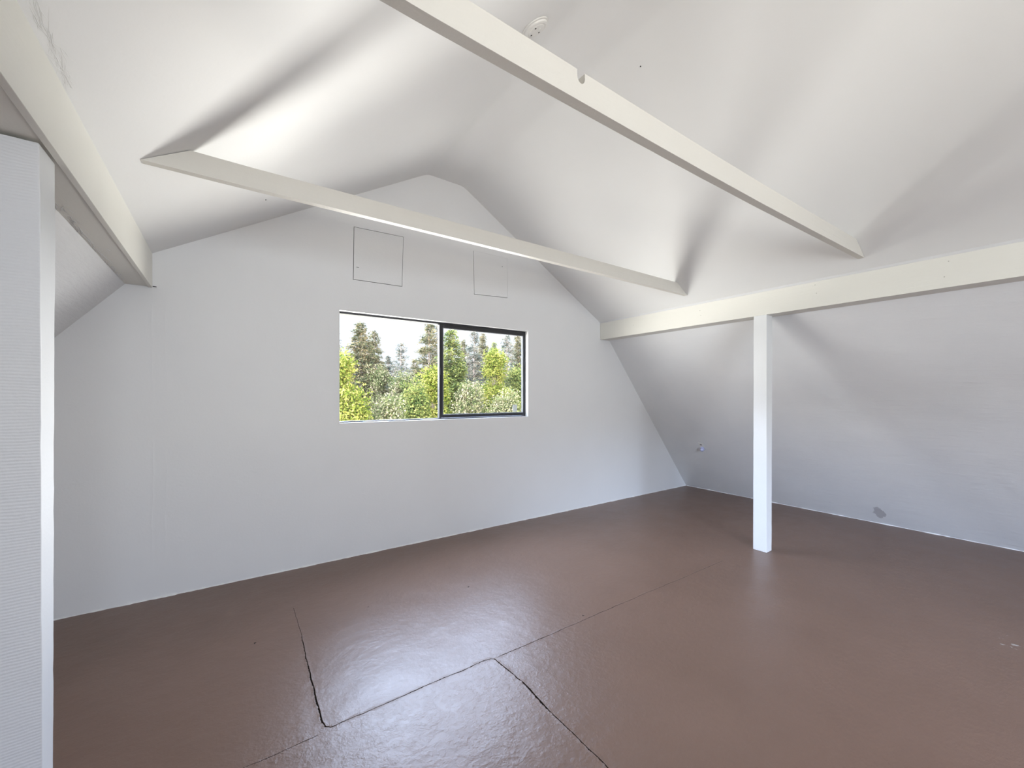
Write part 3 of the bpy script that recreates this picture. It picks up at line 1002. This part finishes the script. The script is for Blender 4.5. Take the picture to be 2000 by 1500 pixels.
conifer(705, 627, 18, 0.34, 0.85, F_OLIVE, 'tallest broad conifer in the left pane, dense olive crown against the sky', 1)
conifer(731, 645, 25, 0.24, 0.8, F_OLIVE, 'conifer pressed against the right side of the tallest olive one', 21)
conifer(655, 648, 30, 0.24, 0.6, F_GREY, 'pale conifer cut off by the left side of the window', 2)
conifer(783, 667, 22, 0.27, 0.5, F_GREY, 'thin bare-looking conifer standing alone in the middle of the left pane', 3)
conifer(838, 628, 17, 0.31, 0.7, F_OLIVE, 'conifer just left of the window mullion, airy pointed crown', 4)
conifer(856, 634, 28, 0.25, 0.6, F_GREY, 'pale conifer behind the window mullion', 5)
conifer(882, 640, 15, 0.26, 0.9, F_GREEN, 'green conifer just right of the window mullion', 6)
conifer(926, 644, 20, 0.26, 0.6, F_GREY, 'slender see-through conifer in the middle of the right pane', 7)
conifer(943, 650, 30, 0.26, 0.8, F_OLIVE, 'conifer close behind the slender see-through one', 8)
conifer(990, 652, 18, 0.27, 0.6, F_GREY, 'grey conifer near the right side of the right pane', 9)
conifer(1012, 650, 26, 0.26, 0.8, F_OLIVE, 'conifer partly hidden by the right side of the window', 10)
conifer(905, 662, 27, 0.26, 0.8, F_OLIVE, 'far olive conifer between the green one and the slender one in the right pane', 51)
conifer(965, 668, 27, 0.26, 0.8, F_GREEN, 'far green conifer rising behind the golden-green tree', 52)
conifer(758, 694, 28, 0.28, 0.8, F_GREY, 'low far conifer right of the tallest olive one', 53)
conifer(810, 700, 28, 0.28, 0.8, F_OLIVE, 'low far conifer right of the lone thin one', 54)
leafy(664, 700, 12, 44, F_LIME, 'bright yellow-green leafy tree in the lower left corner of the window', 31)
leafy(690, 765, 11.5, 50, F_LIME, 'low lime-green tree at the foot of the left pane', 32)
leafy(845, 722, 13, 70, F_LIME, 'yellow-green leafy tree in front of the mullion conifers', 33)
leafy(813, 752, 12.5, 46, F_GREEN, 'darker green leafy tree left of the mullion, low in the pane', 34)
leafy(966, 688, 14, 64, F_LIME, 'broad golden-green leafy tree filling the middle of the right pane', 35)
leafy(1010, 712, 14.5, 50, F_GREEN, 'green leafy tree at the right end of the right pane', 36)
leafy(890, 705, 15, 50, F_GREEN, 'green leafy tree below the conifer right of the mullion', 37)
leafy(740, 722, 17, 90, F_PALE, 'grey-green brushy tree below the tallest conifer', 41, 'leafy_tree')
leafy(785, 735, 16, 70, F_PALE, 'pale brushy tree below the lone thin conifer', 42, 'leafy_tree')
leafy(760, 778, 12, 80, F_PALE, 'low pale brush along the bottom of the left pane', 43, 'bush', 'brush below the window')
leafy(915, 752, 12.5, 80, F_PALE, 'low pale brush in the lower middle of the right pane', 44, 'bush', 'brush below the window')
leafy(985, 770, 12, 80, F_PALE, 'low pale brush under the golden-green tree', 45, 'bush', 'brush below the window')

def far_hill():
    vv, ff = [], []
    nx, ny = 120, 8
    for j in range(ny + 1):
        for i in range(nx + 1):
            x = -200 + 520 * i / nx; y = 120 + 60 * j / ny
            hgt = 10.5 + 3.0 * noise.noise(Vector((x * 0.02, 0, 3))) + 1.2 * noise.noise(Vector((x * 0.3, y * 0.1, 3)))
            vv.append((x, y, -10 + (hgt + 10) * sin(min(1, j / ny * 1.3) * pi / 2)))
    for j in range(ny):
        for i in range(nx):
            a = j * (nx + 1) + i
            ff.append((a, a + 1, a + nx + 2, a + nx + 1))
    t = NT('haze_tinted_forest')
    c = t.ramp(t.noise(t.coord(), 0.4, 5), [(0.3, (0.012, 0.017, 0.024)), (0.7, (0.022, 0.028, 0.034))])  # bluish tint of the distance haze put into the forest colour
    t.pbsdf(c, 1.0, None, 0.0)
    o = mesh_obj('distant_hill', vv, ff, t.m, smooth=True)
    tag(o, kind='structure')
far_hill()
